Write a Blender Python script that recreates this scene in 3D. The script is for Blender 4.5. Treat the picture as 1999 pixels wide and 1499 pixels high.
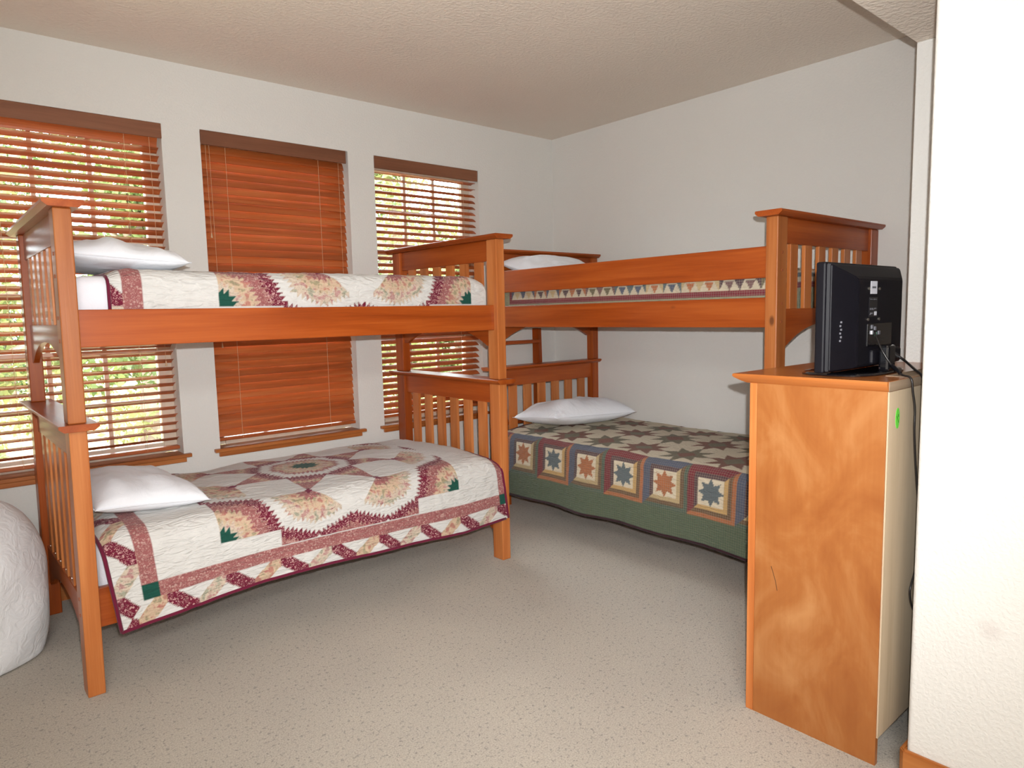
import bpy, bmesh, math, random
import numpy as np
from mathutils import Vector, Matrix
random.seed(7); rng = np.random.default_rng(7)
PI = math.pi
sc = bpy.context.scene
for o in list(bpy.data.objects): bpy.data.objects.remove(o, do_unlink=True)
COL = sc.collection

# ------------------------------------------------------------------ camera
cam_d = bpy.data.cameras.new('camera'); cam = bpy.data.objects.new('camera', cam_d); COL.objects.link(cam)
CAM = Vector((-3.8428, -3.9171, 1.3525))
yaw, pit, rol = math.radians(40.8048), math.radians(-5.8984), math.radians(-1.2562)
fw = Vector((math.sin(yaw)*math.cos(pit), math.cos(yaw)*math.cos(pit), math.sin(pit)))
rt = Vector((math.cos(yaw), -math.sin(yaw), 0)); up = rt.cross(fw)
rt, up = rt*math.cos(rol)+up*math.sin(rol), up*math.cos(rol)-rt*math.sin(rol)
M = Matrix((rt, up, -fw)).transposed().to_4x4(); M.translation = CAM
cam.matrix_world = M
cam_d.sensor_width = 36; cam_d.lens = 1338.85*36/1999; cam_d.clip_start = 0.05; cam_d.clip_end = 300
sc.camera = cam

# ------------------------------------------------------------------ world, sun, flash, exposure
w = bpy.data.worlds.new('world'); sc.world = w; w.use_nodes = True
bg = w.node_tree.nodes['Background']; bg.inputs[0].default_value = (0.86, 0.93, 1.0, 1); bg.inputs[1].default_value = 21.0
sun_d = bpy.data.lights.new('sun', 'SUN'); sun_d.energy = 23; sun_d.color = (1.0, 0.93, 0.80); sun_d.angle = 0.01
sun = bpy.data.objects.new('sun', sun_d); COL.objects.link(sun)
sun.rotation_euler = Vector((-0.75, -0.22, 0.85)).to_track_quat('Z', 'Y').to_euler(); sun.location = (-4, 6, 8)
# the flash built into the camera, just above and a little right of the lens
fl_d = bpy.data.lights.new('camera_flash', 'SPOT'); fl_d.energy = 352; fl_d.spot_size = math.radians(110); fl_d.spot_blend = 1.0
fl_d.shadow_soft_size = 0.009; fl_d.color = (0.975, 0.985, 0.99)
fl = bpy.data.objects.new('camera_flash', fl_d); COL.objects.link(fl)
Mf = M @ Matrix.Rotation(math.radians(0.5), 4, 'Y') @ Matrix.Rotation(math.radians(9), 4, 'X'); Mf.translation = CAM + up*0.080 + rt*0.03; fl.matrix_world = Mf
# added fill light, unseen behind the camera, to raise the room's ambient level
al_d = bpy.data.lights.new('fill_light', 'AREA'); al_d.energy = 108; al_d.size = 0.9; al_d.color = (1.0, 0.97, 0.93)
al = bpy.data.objects.new('fill_light', al_d); COL.objects.link(al); al.location = (-4.3, -4.7, 2.22)
vs = sc.view_settings; vs.view_transform = 'Standard'; vs.look = 'None'; vs.gamma = 1.0; vs.exposure = 0.0; vs.use_curve_mapping = False

# ------------------------------------------------------------------ node helpers
def newmat(name):
    m = bpy.data.materials.new(name); m.use_nodes = True; nt = m.node_tree
    return m, nt, nt.nodes['Principled BSDF']
def nd(nt, t, **k):
    n = nt.nodes.new(t)
    for a, b in k.items():
        if a.startswith('i_'): n.inputs[a[2:].replace('_', ' ')].default_value = b
        else: setattr(n, a, b)
    return n
def ramp(nt, fac, stops, interp='LINEAR'):
    r = nt.nodes.new('ShaderNodeValToRGB'); r.color_ramp.interpolation = interp
    e = r.color_ramp.elements
    while len(e) < len(stops): e.new(0.5)
    for i, (p, c) in enumerate(stops):
        e[i].position = p; e[i].color = (*c, 1) if len(c) == 3 else c
    nt.links.new(fac, r.inputs[0]); return r
def s2l(r, g, b):
    f = lambda c: ((c/255+0.055)/1.055)**2.4 if c > 10 else c/255/12.92
    return (f(r), f(g), f(b))
def coords(nt, kind='Object', scale=(1, 1, 1), rot=(0, 0, 0), rnd=0.0):
    tc = nt.nodes.new('ShaderNodeTexCoord'); mp = nt.nodes.new('ShaderNodeMapping')
    mp.inputs['Scale'].default_value = scale; mp.inputs['Rotation'].default_value = rot
    nt.links.new(tc.outputs[kind], mp.inputs[0])
    if rnd:
        oi = nt.nodes.new('ShaderNodeObjectInfo'); ml = nd(nt, 'ShaderNodeMath', operation='MULTIPLY'); ml.inputs[1].default_value = rnd
        nt.links.new(oi.outputs['Random'], ml.inputs[0]); cx = nt.nodes.new('ShaderNodeCombineXYZ')
        for i in range(3): nt.links.new(ml.outputs[0], cx.inputs[i])
        nt.links.new(cx.outputs[0], mp.inputs['Location'])
    return mp.outputs[0]
def bump(nt, bs, height, dist=0.002, strength=1.0):
    b = nt.nodes.new('ShaderNodeBump'); b.inputs['Distance'].default_value = dist; b.inputs['Strength'].default_value = strength
    nt.links.new(height, b.inputs['Height']); nt.links.new(b.outputs[0], bs.inputs['Normal']); return b

def plain(name, c, rough=0.5, metal=0.0, spec=0.5, var=0.06, vs_=30):
    m, nt, bs = newmat(name)
    n = nd(nt, 'ShaderNodeTexNoise'); n.inputs['Scale'].default_value = vs_
    nt.links.new(coords(nt), n.inputs['Vector'])
    r = ramp(nt, n.outputs[0], [(0.3, tuple(x*(1-var) for x in c)), (0.7, tuple(min(1, x*(1+var)) for x in c))])
    nt.links.new(r.outputs[0], bs.inputs['Base Color'])
    bs.inputs['Roughness'].default_value = rough; bs.inputs['Metallic'].default_value = metal; bs.inputs['Specular IOR Level'].default_value = spec
    return m

def wood(name, axis, c0, c1, c2, rough=0.32, rnd=9.0, fine=1.0, coat=0.0, spec=0.4):
    """honey stained wood; grain runs along axis (0,1,2)"""
    m, nt, bs = newmat(name)
    s = [16*fine]*3; s[axis] = 0.9
    v = coords(nt, scale=tuple(s), rnd=rnd)
    n1 = nd(nt, 'ShaderNodeTexNoise'); n1.inputs['Scale'].default_value = 1.0; n1.inputs['Detail'].default_value = 5; n1.inputs['Distortion'].default_value = 0.6
    nt.links.new(v, n1.inputs['Vector'])
    s2 = [170*fine]*3; s2[axis] = 5
    n2 = nd(nt, 'ShaderNodeTexNoise'); n2.inputs['Scale'].default_value = 1.0; n2.inputs['Detail'].default_value = 3
    nt.links.new(coords(nt, scale=tuple(s2), rnd=rnd), n2.inputs['Vector'])
    mx = nd(nt, 'ShaderNodeMath', operation='MULTIPLY_ADD'); mx.inputs[1].default_value = 0.28
    nt.links.new(n2.outputs[0], mx.inputs[0]); nt.links.new(n1.outputs[0], mx.inputs[2])
    r = ramp(nt, mx.outputs[0], [(0.42, c0), (0.62, c1), (0.82, c2)])
    oi = nt.nodes.new('ShaderNodeObjectInfo'); hv = nt.nodes.new('ShaderNodeHueSaturation')
    mr = nd(nt, 'ShaderNodeMapRange'); mr.inputs['To Min'].default_value = 0.86; mr.inputs['To Max'].default_value = 1.12
    nt.links.new(oi.outputs['Random'], mr.inputs[0]); nt.links.new(mr.outputs[0], hv.inputs['Value']); nt.links.new(r.outputs[0], hv.inputs['Color'])
    # sparse dark knots
    sk = [5.0]*3; sk[axis] = 2.6
    vo = nd(nt, 'ShaderNodeTexVoronoi'); vo.inputs['Scale'].default_value = 1.0
    nt.links.new(coords(nt, scale=tuple(sk), rnd=rnd*3), vo.inputs['Vector'])
    rk = ramp(nt, vo.outputs['Distance'], [(0.035, (1, 1, 1)), (0.075, (0, 0, 0))])
    gt = nd(nt, 'ShaderNodeMath', operation='GREATER_THAN'); gt.inputs[1].default_value = 0.72
    sp = nt.nodes.new('ShaderNodeSeparateColor'); nt.links.new(vo.outputs['Color'], sp.inputs[0]); nt.links.new(sp.outputs[0], gt.inputs[0])
    km = nd(nt, 'ShaderNodeMath', operation='MULTIPLY'); nt.links.new(rk.outputs[0], km.inputs[0]); nt.links.new(gt.outputs[0], km.inputs[1])
    k2 = nd(nt, 'ShaderNodeMath', operation='MULTIPLY'); nt.links.new(km.outputs[0], k2.inputs[0]); k2.inputs[1].default_value = 0.75
    mk = nd(nt, 'ShaderNodeMix', data_type='RGBA'); nt.links.new(k2.outputs[0], mk.inputs[0]); nt.links.new(hv.outputs[0], mk.inputs[6]); mk.inputs[7].default_value = (0.07, 0.02, 0.008, 1)
    nt.links.new(mk.outputs[2], bs.inputs['Base Color'])
    bs.inputs['Roughness'].default_value = rough; bs.inputs['Specular IOR Level'].default_value = spec
    bs.inputs['Coat Weight'].default_value = coat; bs.inputs['Coat Roughness'].default_value = 0.2
    bump(nt, bs, n2.outputs[0], 0.0004, 0.4)
    return m
HON = [(0.24, 0.040, 0.004), (0.33, 0.062, 0.007), (0.41, 0.092, 0.014)]
W = [wood('honey_wood_%s' % 'xyz'[i], i, *HON) for i in range(3)]
PALE = [wood('pale_honey_wood_%s' % 'xyz'[i], i, (0.38, 0.108, 0.024), (0.47, 0.148, 0.038), (0.56, 0.205, 0.062)) for i in range(3)]
BL = [(0.30, 0.066, 0.014), (0.41, 0.096, 0.022), (0.48, 0.135, 0.036)]
BLW = wood('blind_wood', 0, *BL, rough=0.38, fine=1.3, spec=0.5)
VALW = wood('valance_wood', 0, (0.15, 0.055, 0.026), (0.20, 0.075, 0.036), (0.25, 0.10, 0.05), rough=0.5)
TRIM = wood('trim_wood', 0, (0.30, 0.085, 0.018), (0.42, 0.13, 0.03), (0.50, 0.18, 0.05), rough=0.35)
TRIMY = wood('trim_wood_y', 1, (0.36, 0.11, 0.025), (0.46, 0.16, 0.04), (0.54, 0.21, 0.06), rough=0.35)

def wall_mat(name, c, scale=90, dist=0.0015, rough=0.85, stain=False, strength=0.5):
    m, nt, bs = newmat(name); v = coords(nt)
    n = nd(nt, 'ShaderNodeTexNoise'); n.inputs['Scale'].default_value = scale; n.inputs['Detail'].default_value = 4; nt.links.new(v, n.inputs['Vector'])
    n3 = nd(nt, 'ShaderNodeTexNoise'); n3.inputs['Scale'].default_value = 1.3; nt.links.new(v, n3.inputs['Vector'])
    r = ramp(nt, n3.outputs[0], [(0.35, tuple(x*0.975 for x in c)), (0.65, c)])
    out = r.outputs[0]
    if stain:
        sp = nt.nodes.new('ShaderNodeVectorMath'); sp.operation = 'DISTANCE'; sp.inputs[1].default_value = (-1.8, -3.43, 0.505)
        nw = nd(nt, 'ShaderNodeTexNoise'); nw.inputs['Scale'].default_value = 40; nt.links.new(v, nw.inputs['Vector'])
        nt.links.new(v, sp.inputs[0]); ad = nd(nt, 'ShaderNodeMath', operation='MULTIPLY_ADD'); ad.inputs[1].default_value = 0.03
        nt.links.new(nw.outputs[0], ad.inputs[0]); nt.links.new(sp.outputs['Value'], ad.inputs[2])
        rs = ramp(nt, ad.outputs[0], [(0.02, (0.90, 0.87, 0.87)), (0.05, (1, 1, 1))])
        mu = nd(nt, 'ShaderNodeMix', data_type='RGBA', blend_type='MULTIPLY'); mu.inputs[0].default_value = 1
        nt.links.new(out, mu.inputs[6]); nt.links.new(rs.outputs[0], mu.inputs[7]); out = mu.outputs[2]
    nt.links.new(out, bs.inputs['Base Color']); bs.inputs['Roughness'].default_value = rough; bs.inputs['Specular IOR Level'].default_value = 0.2
    rb = ramp(nt, n.outputs[0], [(0.4, (0, 0, 0)), (0.62, (1, 1, 1))]); bump(nt, bs, rb.outputs[0], dist, strength)
    return m
WALLC = (0.735, 0.722, 0.690)
M_WALL = wall_mat('painted_wall', WALLC)
M_NEAR = wall_mat('painted_wall_marked', WALLC, stain=True)
M_CEIL = wall_mat('knockdown_ceiling', (0.84, 0.755, 0.66), scale=62, dist=0.003, strength=0.5)

def carpet_mat():
    m, nt, bs = newmat('carpet'); v = coords(nt)
    n = nd(nt, 'ShaderNodeTexNoise'); n.inputs['Scale'].default_value = 190; n.inputs['Detail'].default_value = 6; n.inputs['Roughness'].default_value = 0.7; nt.links.new(v, n.inputs['Vector'])
    n2 = nd(nt, 'ShaderNodeTexNoise'); n2.inputs['Scale'].default_value = 70; n2.inputs['Detail'].default_value = 4; nt.links.new(v, n2.inputs['Vector'])
    n3 = nd(nt, 'ShaderNodeTexNoise'); n3.inputs['Scale'].default_value = 2.2; nt.links.new(v, n3.inputs['Vector'])
    r = ramp(nt, n.outputs[0], [(0.30, (0.25, 0.22, 0.18)), (0.44, (0.50, 0.45, 0.38)), (0.56, (0.60, 0.55, 0.47)), (0.72, (0.71, 0.66, 0.58))])
    r2 = ramp(nt, n2.outputs[0], [(0.33, (0.62, 0.62, 0.64)), (0.42, (1, 1, 1))])
    r3 = ramp(nt, n3.outputs[0], [(0.35, (0.93, 0.93, 0.94)), (0.65, (1.0, 1.0, 1.0))])
    a = nd(nt, 'ShaderNodeMix', data_type='RGBA', blend_type='MULTIPLY'); a.inputs[0].default_value = 1
    nt.links.new(r.outputs[0], a.inputs[6]); nt.links.new(r2.outputs[0], a.inputs[7])
    b = nd(nt, 'ShaderNodeMix', data_type='RGBA', blend_type='MULTIPLY'); b.inputs[0].default_value = 1
    nt.links.new(a.outputs[2], b.inputs[6]); nt.links.new(r3.outputs[0], b.inputs[7])
    nt.links.new(b.outputs[2], bs.inputs['Base Color']); bs.inputs['Roughness'].default_value = 1; bs.inputs['Specular IOR Level'].default_value = 0.1
    bs.inputs['Sheen Weight'].default_value = 0.2
    bump(nt, bs, n.outputs[0], 0.006, 0.8)
    return m
M_CARPET = carpet_mat()
def cloth(name, c, scale=9, dist=0.012, rough=0.9):
    m, nt, bs = newmat(name); v = coords(nt)
    n = nd(nt, 'ShaderNodeTexNoise'); n.inputs['Scale'].default_value = scale; n.inputs['Detail'].default_value = 3; n.inputs['Distortion'].default_value = 1.4; nt.links.new(v, n.inputs['Vector'])
    bs.inputs['Base Color'].default_value = (*c, 1)
    n2 = nd(nt, 'ShaderNodeTexNoise'); n2.inputs['Scale'].default_value = 400; nt.links.new(v, n2.inputs['Vector'])
    r = ramp(nt, n2.outputs[0], [(0.3, tuple(x*0.96 for x in c)), (0.7, c)]); nt.links.new(r.outputs[0], bs.inputs['Base Color'])
    bs.inputs['Roughness'].default_value = rough; bs.inputs['Sheen Weight'].default_value = 0.15; bs.inputs['Specular IOR Level'].default_value = 0.2
    bump(nt, bs, n.outputs[0], dist, 0.55); return m
M_WHITE = cloth('white_cotton', (0.82, 0.845, 0.90))
M_SHEET = cloth('white_sheet', (0.80, 0.80, 0.86), scale=14, dist=0.006)
M_FLUFF = cloth('white_comforter', (0.86, 0.885, 0.92), scale=20, dist=0.012)
M_BIND = cloth('burgundy_binding', (0.14, 0.010, 0.035), scale=60, dist=0.002)
M_DBIND = cloth('dark_binding', (0.030, 0.010, 0.014), scale=60, dist=0.002)
M_VINYL = plain('beige_vinyl', (0.60, 0.52, 0.42), 0.45)
M_CORD = plain('cord_thread', (0.62, 0.42, 0.26), 0.8)
M_BLACK = plain('black_plastic', (0.010, 0.010, 0.013), 0.28)
M_TVBACK = plain('tv_back_plastic', (0.0065, 0.006, 0.009), 0.5, spec=0.16)
M_GLOSS = plain('gloss_black', (0.006, 0.006, 0.008), 0.06, spec=0.7)
M_SCREEN = plain('screen_glass', (0.01, 0.01, 0.012), 0.1)
M_CABLE = plain('black_cable', (0.014, 0.012, 0.012), 0.35)
M_METAL = plain('screw_metal', (0.55, 0.52, 0.48), 0.3, metal=1.0)
M_LABEL = plain('paper_label', (0.62, 0.62, 0.68), 0.6)
M_GREYINK = plain('grey_print', (0.13, 0.13, 0.15), 0.6)
M_PLATE = plain('outlet_plastic', (0.72, 0.72, 0.70), 0.35)
M_PLUG = plain('wood_plug', (0.33, 0.09, 0.03), 0.5)
M_GREEN = plain('green_sticker', (0.13, 0.62, 0.06), 0.6)
M_INK = plain('green_ink', (0.03, 0.16, 0.01), 0.7)
def glass_mat():
    m, nt, bs = newmat('window_glass'); nt.nodes.remove(bs)
    tr = nt.nodes.new('ShaderNodeBsdfTransparent'); tr.inputs[0].default_value = (0.94, 0.96, 0.95, 1)
    gl = nt.nodes.new('ShaderNodeBsdfGlossy'); gl.inputs['Roughness'].default_value = 0.02
    fr = nt.nodes.new('ShaderNodeFresnel'); fr.inputs[0].default_value = 1.45; mx = nt.nodes.new('ShaderNodeMixShader')
    nt.links.new(fr.outputs[0], mx.inputs[0]); nt.links.new(tr.outputs[0], mx.inputs[1]); nt.links.new(gl.outputs[0], mx.inputs[2])
    nt.links.new(mx.outputs[0], nt.nodes['Material Output'].inputs[0]); return m
M_GLASS = glass_mat()
def birch_mat():
    """figured maple veneer with blotches, orange stain"""
    m, nt, bs = newmat('maple_veneer')
    n1 = nd(nt, 'ShaderNodeTexNoise'); n1.inputs['Scale'].default_value = 4.2; n1.inputs['Detail'].default_value = 5; n1.inputs['Distortion'].default_value = 1.1; n1.inputs['Roughness'].default_value = 0.55
    nt.links.new(coords(nt, scale=(1.2, 1.2, 0.75)), n1.inputs['Vector'])
    n2 = nd(nt, 'ShaderNodeTexNoise'); n2.inputs['Scale'].default_value = 1; n2.inputs['Detail'].default_value = 4
    nt.links.new(coords(nt, scale=(90, 90, 7)), n2.inputs['Vector'])
    ad = nd(nt, 'ShaderNodeMath', operation='MULTIPLY_ADD'); ad.inputs[1].default_value = 0.12; nt.links.new(n2.outputs[0], ad.inputs[0]); nt.links.new(n1.outputs[0], ad.inputs[2])
    r = ramp(nt, ad.outputs[0], [(0.36, (0.29, 0.085, 0.017)), (0.56, (0.36, 0.125, 0.030)), (0.80, (0.46, 0.205, 0.070))])
    nt.links.new(r.outputs[0], bs.inputs['Base Color']); bs.inputs['Roughness'].default_value = 0.38; bs.inputs['Specular IOR Level'].default_value = 0.5
    return m
M_MAPLE = birch_mat()
M_PLY = wood('plywood_back', 2, (0.44, 0.345, 0.235), (0.51, 0.405, 0.285), (0.56, 0.455, 0.325), rough=0.8, rnd=0, fine=0.5, spec=0.1)
M_PLYEDGE = wood('raw_edge', 0, (0.27, 0.20, 0.14), (0.35, 0.26, 0.18), (0.42, 0.31, 0.22), rough=0.85, rnd=0, spec=0.1)

# ------------------------------------------------------------------ mesh helpers
def link(name, me, mat, parent=None, loc=None, smooth=False):
    o = bpy.data.objects.new(name, me); COL.objects.link(o)
    if mat is not None and not me.materials: me.materials.append(mat)
    if parent: o.parent = parent
    if loc: o.location = loc
    if smooth: me.polygons.foreach_set('use_smooth', [True]*len(me.polygons))
    return o
def empty(name, loc=(0, 0, 0), rz=0.0):
    o = bpy.data.objects.new(name, None); COL.objects.link(o); o.location = loc; o.rotation_euler = (0, 0, rz); o.empty_display_size = 0.05; return o
def tag(o, label, cat, group=None):
    o['label'] = label; o['category'] = cat
    if group: o['group'] = group
    return o
def struct(o): o['kind'] = 'structure'; return o
def add_box(bm, lo, hi, bev=0.0):
    r = bmesh.ops.create_cube(bm, size=1.0)['verts']
    for v in r: v.co = Vector(((lo[i]+hi[i])/2+v.co[i]*(hi[i]-lo[i]) for i in range(3)))
    if bev > 0:
        ed = list({e for v in r for e in v.link_edges})
        bmesh.ops.bevel(bm, geom=ed, offset=bev, segments=2, affect='EDGES', profile=0.5)
def add_prism(bm, pts, ax, a0, a1):
    """extrude a polygon; ax = axis of extrusion, pts in the two other axes in order"""
    def mk(p, a): q = list(p); q.insert(ax, a); return bm.verts.new(q)
    A = [mk(p, a0) for p in pts]; B = [mk(p, a1) for p in pts]; n = len(pts)
    fs = [bm.faces.new(A), bm.faces.new(B[::-1])]
    for i in range(n): fs.append(bm.faces.new((A[i], B[i], B[(i+1) % n], A[(i+1) % n])))
    bmesh.ops.recalc_face_normals(bm, faces=fs)
def add_cyl(bm, c, r, h, axis=2, seg=16, r2=None):
    rot = Matrix.Identity(4) if axis == 2 else (Matrix.Rotation(PI/2, 4, 'Y') if axis == 0 else Matrix.Rotation(-PI/2, 4, 'X'))
    bmesh.ops.create_cone(bm, cap_ends=True, segments=seg, radius1=r, radius2=r if r2 is None else r2, depth=h, matrix=Matrix.Translation(c) @ rot)
def add_tube(bm, pts, r, seg=8):
    pts = [Vector(p) for p in pts]; rings = []
    for i, p in enumerate(pts):
        d = (pts[min(i+1, len(pts)-1)]-pts[max(i-1, 0)]).normalized()
        a = d.orthogonal().normalized() if i == 0 else (prev-d*prev.dot(d)).normalized()
        prev = a; b = d.cross(a)
        rings.append([bm.verts.new(p+(a*math.cos(2*PI*k/seg)+b*math.sin(2*PI*k/seg))*r) for k in range(seg)])
    for i in range(len(rings)-1):
        for k in range(seg): bm.faces.new((rings[i][k], rings[i][(k+1) % seg], rings[i+1][(k+1) % seg], rings[i+1][k]))
    bm.faces.new(rings[0][::-1]); bm.faces.new(rings[-1])
def smooth_path(pts, n=8):
    P_ = [Vector(p) for p in pts]; out = []
    for i in range(len(P_)-1):
        p0, p1, p2, p3 = P_[max(i-1, 0)], P_[i], P_[i+1], P_[min(i+2, len(P_)-1)]
        for k in range(n):
            t = k/n; out.append(0.5*((2*p1)+(p2-p0)*t+(2*p0-5*p1+4*p2-p3)*t*t+(3*p1-p0-3*p2+p3)*t**3))
    return out+[P_[-1]]
def done(bm, name, mat, parent=None, smooth=False, warp=None):
    if warp:
        for v in bm.verts: v.co = warp(v.co)
    me = bpy.data.meshes.new(name); bm.to_mesh(me); bm.free()
    return link(name, me, mat, parent, smooth=smooth)
def box(name, lo, hi, mat, parent=None, bev=0.0, warp=None):
    bm = bmesh.new(); add_box(bm, lo, hi, bev); return done(bm, name, mat, parent, warp=warp)
def grid_mesh(name, X, closed=False):
    """X: (n,m,3) array -> quad mesh"""
    n, m = X.shape[:2]; me = bpy.data.meshes.new(name)
    idx = np.arange(n*m).reshape(n, m)
    f = np.stack([idx[:-1, :-1], idx[1:, :-1], idx[1:, 1:], idx[:-1, 1:]], -1).reshape(-1, 4)
    me.vertices.add(n*m); me.vertices.foreach_set('co', X.reshape(-1).astype(np.float32))
    me.loops.add(f.size); me.loops.foreach_set('vertex_index', f.reshape(-1).astype(np.int32))
    me.polygons.add(len(f)); me.polygons.foreach_set('loop_start', np.arange(0, f.size, 4, dtype=np.int32))
    me.update(calc_edges=True); me.validate()
    return me

# ------------------------------------------------------------------ room shell
H = 2.678; XL, YF = -6.2, -5.9; WT = 0.2
ZT, ZS = 2.3606, 0.6392
WIN = [(-3.671, -2.8067), (-2.6163, -1.7525), (-1.572, -0.7369)]
bm = bmesh.new()
xs = [XL-WT]+[x for w_ in WIN for x in w_]+[WT]
for i in range(0, len(xs), 2): add_box(bm, (xs[i], 0, -0.02), (xs[i+1], WT, H+0.2))
for a, b in WIN:
    add_box(bm, (a, 0, -0.02), (b, WT, ZS-0.02)); add_box(bm, (a, 0, ZT), (b, WT, H+0.2))
struct(done(bm, 'wall_back', M_WALL))
struct(box('wall_right', (0, YF, -0.02), (WT, 0, H+0.2), M_WALL))
struct(box('wall_left', (XL-WT, YF, -0.02), (XL, 0, H+0.2), M_WALL))
struct(box('wall_front', (XL-WT, YF-WT, -0.02), (WT, YF, H+0.2), M_WALL))
struct(box('floor', (XL-WT, YF-WT, -0.2), (WT, WT, 0), M_CARPET))
JX, JY, SZ = -1.0667, -2.946, 2.28
bm = bmesh.new(); add_box(bm, (XL-WT, JY, H), (WT, WT, H+0.2)); add_box(bm, (XL-WT, YF-WT, SZ), (WT, JY, H+0.2), 0)
struct(done(bm, 'ceiling', M_CEIL))
struct(box('wall_closet', (JX, YF, -0.0), (-0.001, JY, SZ-0.0005), M_WALL, bev=0.004))
# the partition beside the camera with rounded drywall corners
bm = bmesh.new()
NX, NY, NT, R_ = -1.8, -3.243, 0.12, 0.014
pts = [(NX+R_-R_*math.cos(t), NY-R_+R_*math.sin(t)) for t in np.linspace(0, PI/2, 6)] + [(NX+NT-R_+R_*math.sin(t), NY-R_+R_*math.cos(t)) for t in np.linspace(0, PI/2, 6)] + [(NX+NT, YF), (NX, YF)]
add_prism(bm, pts, 2, 0, SZ-0.0005)
struct(done(bm, 'wall_partition', M_NEAR))
# baseboards
def baseboard(name, pts2d, mat, h=0.088):
    """pts2d: plan polygon"""
    bm = bmesh.new(); add_prism(bm, pts2d, 2, 0.0, h)
    ed = [e for e in bm.edges if all(v.co.z > h-1e-4 for v in e.verts)]
    bmesh.ops.bevel(bm, geom=ed, offset=0.004, segments=2, affect='EDGES')
    return struct(done(bm, name, mat))
BT = 0.015
baseboard('baseboard_back', [(XL, 0), (0, 0), (0, -BT), (XL, -BT)], TRIM)
baseboard('baseboard_right', [(0, -BT), (0, JY), (-BT, JY), (-BT, -BT)], TRIMY)
baseboard('baseboard_left', [(XL, -BT), (XL, YF), (XL+BT, YF), (XL+BT, -BT)], TRIMY)
baseboard('baseboard_closet', [(JX, JY), (JX, YF), (JX-BT, YF), (JX-BT, JY+BT), (-BT, JY+BT), (-BT, JY)], TRIMY)
baseboard('baseboard_partition', [(NX, YF), (NX-BT, YF), (NX-BT, NY+0.002), (NX-0.002, NY+BT), (NX+NT+BT, NY+BT), (NX+NT+BT, NY), (NX, NY)], TRIMY)
# outlet on the window wall
o = empty('wall_outlet', (-3.41, 0, 0.52)); tag(o, 'white electrical outlet plate on the window wall, seen between the headboard slats', 'outlet')
box('cover_plate', (-0.035, -0.006, -0.057), (0.035, 0.0, 0.057), M_PLATE, o, 0.002)
for s in (-1, 1):
    bm = bmesh.new(); add_cyl(bm, (0, -0.007, s*0.02), 0.017, 0.003, 1, 20); f = done(bm, 'receptacle', M_PLATE, o)
    for q in (-1, 1): box('slot', (q*0.006-0.001, -0.0092, s*0.02-0.004), (q*0.006+0.001, -0.0083, s*0.02+0.004), M_BLACK, f)

# ------------------------------------------------------------------ windows
def window(i, a, b):
    r = struct(empty('window_%d' % i, ((a+b)/2, 0, ZS)))
    def bx(name, lo, hi, mat, bev=0.0, par=None):
        return box(name, (lo[0]-(a+b)/2, lo[1], lo[2]-ZS), (hi[0]-(a+b)/2, hi[1], hi[2]-ZS), mat, par or r, bev)
    y0, y1 = 0.115, 0.165; fwid = 0.066
    bx('frame_jamb', (a, y0, ZS), (a+fwid, y1, ZT), M_VINYL, 0.003); bx('frame_jamb', (b-fwid, y0, ZS), (b, y1, ZT), M_VINYL, 0.003)
    bx('frame_head', (a+fwid, y0, ZT-fwid), (b-fwid, y1, ZT), M_VINYL, 0.003); bx('frame_bottom', (a+fwid, y0, ZS), (b-fwid, y1, ZS+0.055), M_VINYL, 0.003)
    bx('frame_track', (a+fwid, y0-0.012, ZS), (b-fwid, y0, ZS+0.022), M_VINYL, 0.002)
    gx0, gx1, gz0, gz1 = a+fwid, b-fwid, ZS+0.055, ZT-fwid
    bx('glass_pane', (gx0, 0.138, gz0), (gx1, 0.144, gz1), M_GLASS)
    for k in (1, 2):
        x = gx0+(gx1-gx0)*k/3; bx('muntin', (x-0.010, 0.130, gz0), (x+0.010, 0.152, gz1), M_VINYL)
    for z in (0.925, 1.197, 1.485, 1.765, 2.042): bx('muntin', (gx0, 0.129, z-0.010), (gx1, 0.153, z+0.010), M_VINYL)
    # sill (stool) and apron
    sx = 0.034
    bx('window_sill', (a-sx, -0.03, ZS-0.019), (b+sx, 0.0, ZS), TRIM, 0.003); bx('window_sill', (a+0.001, 0.0, ZS-0.0195), (b-0.001, 0.115, ZS-0.0005), TRIM)
    bx('apron', (a-0.009, -0.015, ZS-0.045), (b+0.009, -0.0, ZS-0.019), TRIM, 0.002)
for i, (a, b) in enumerate(WIN): window(i+1, a, b)

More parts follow.
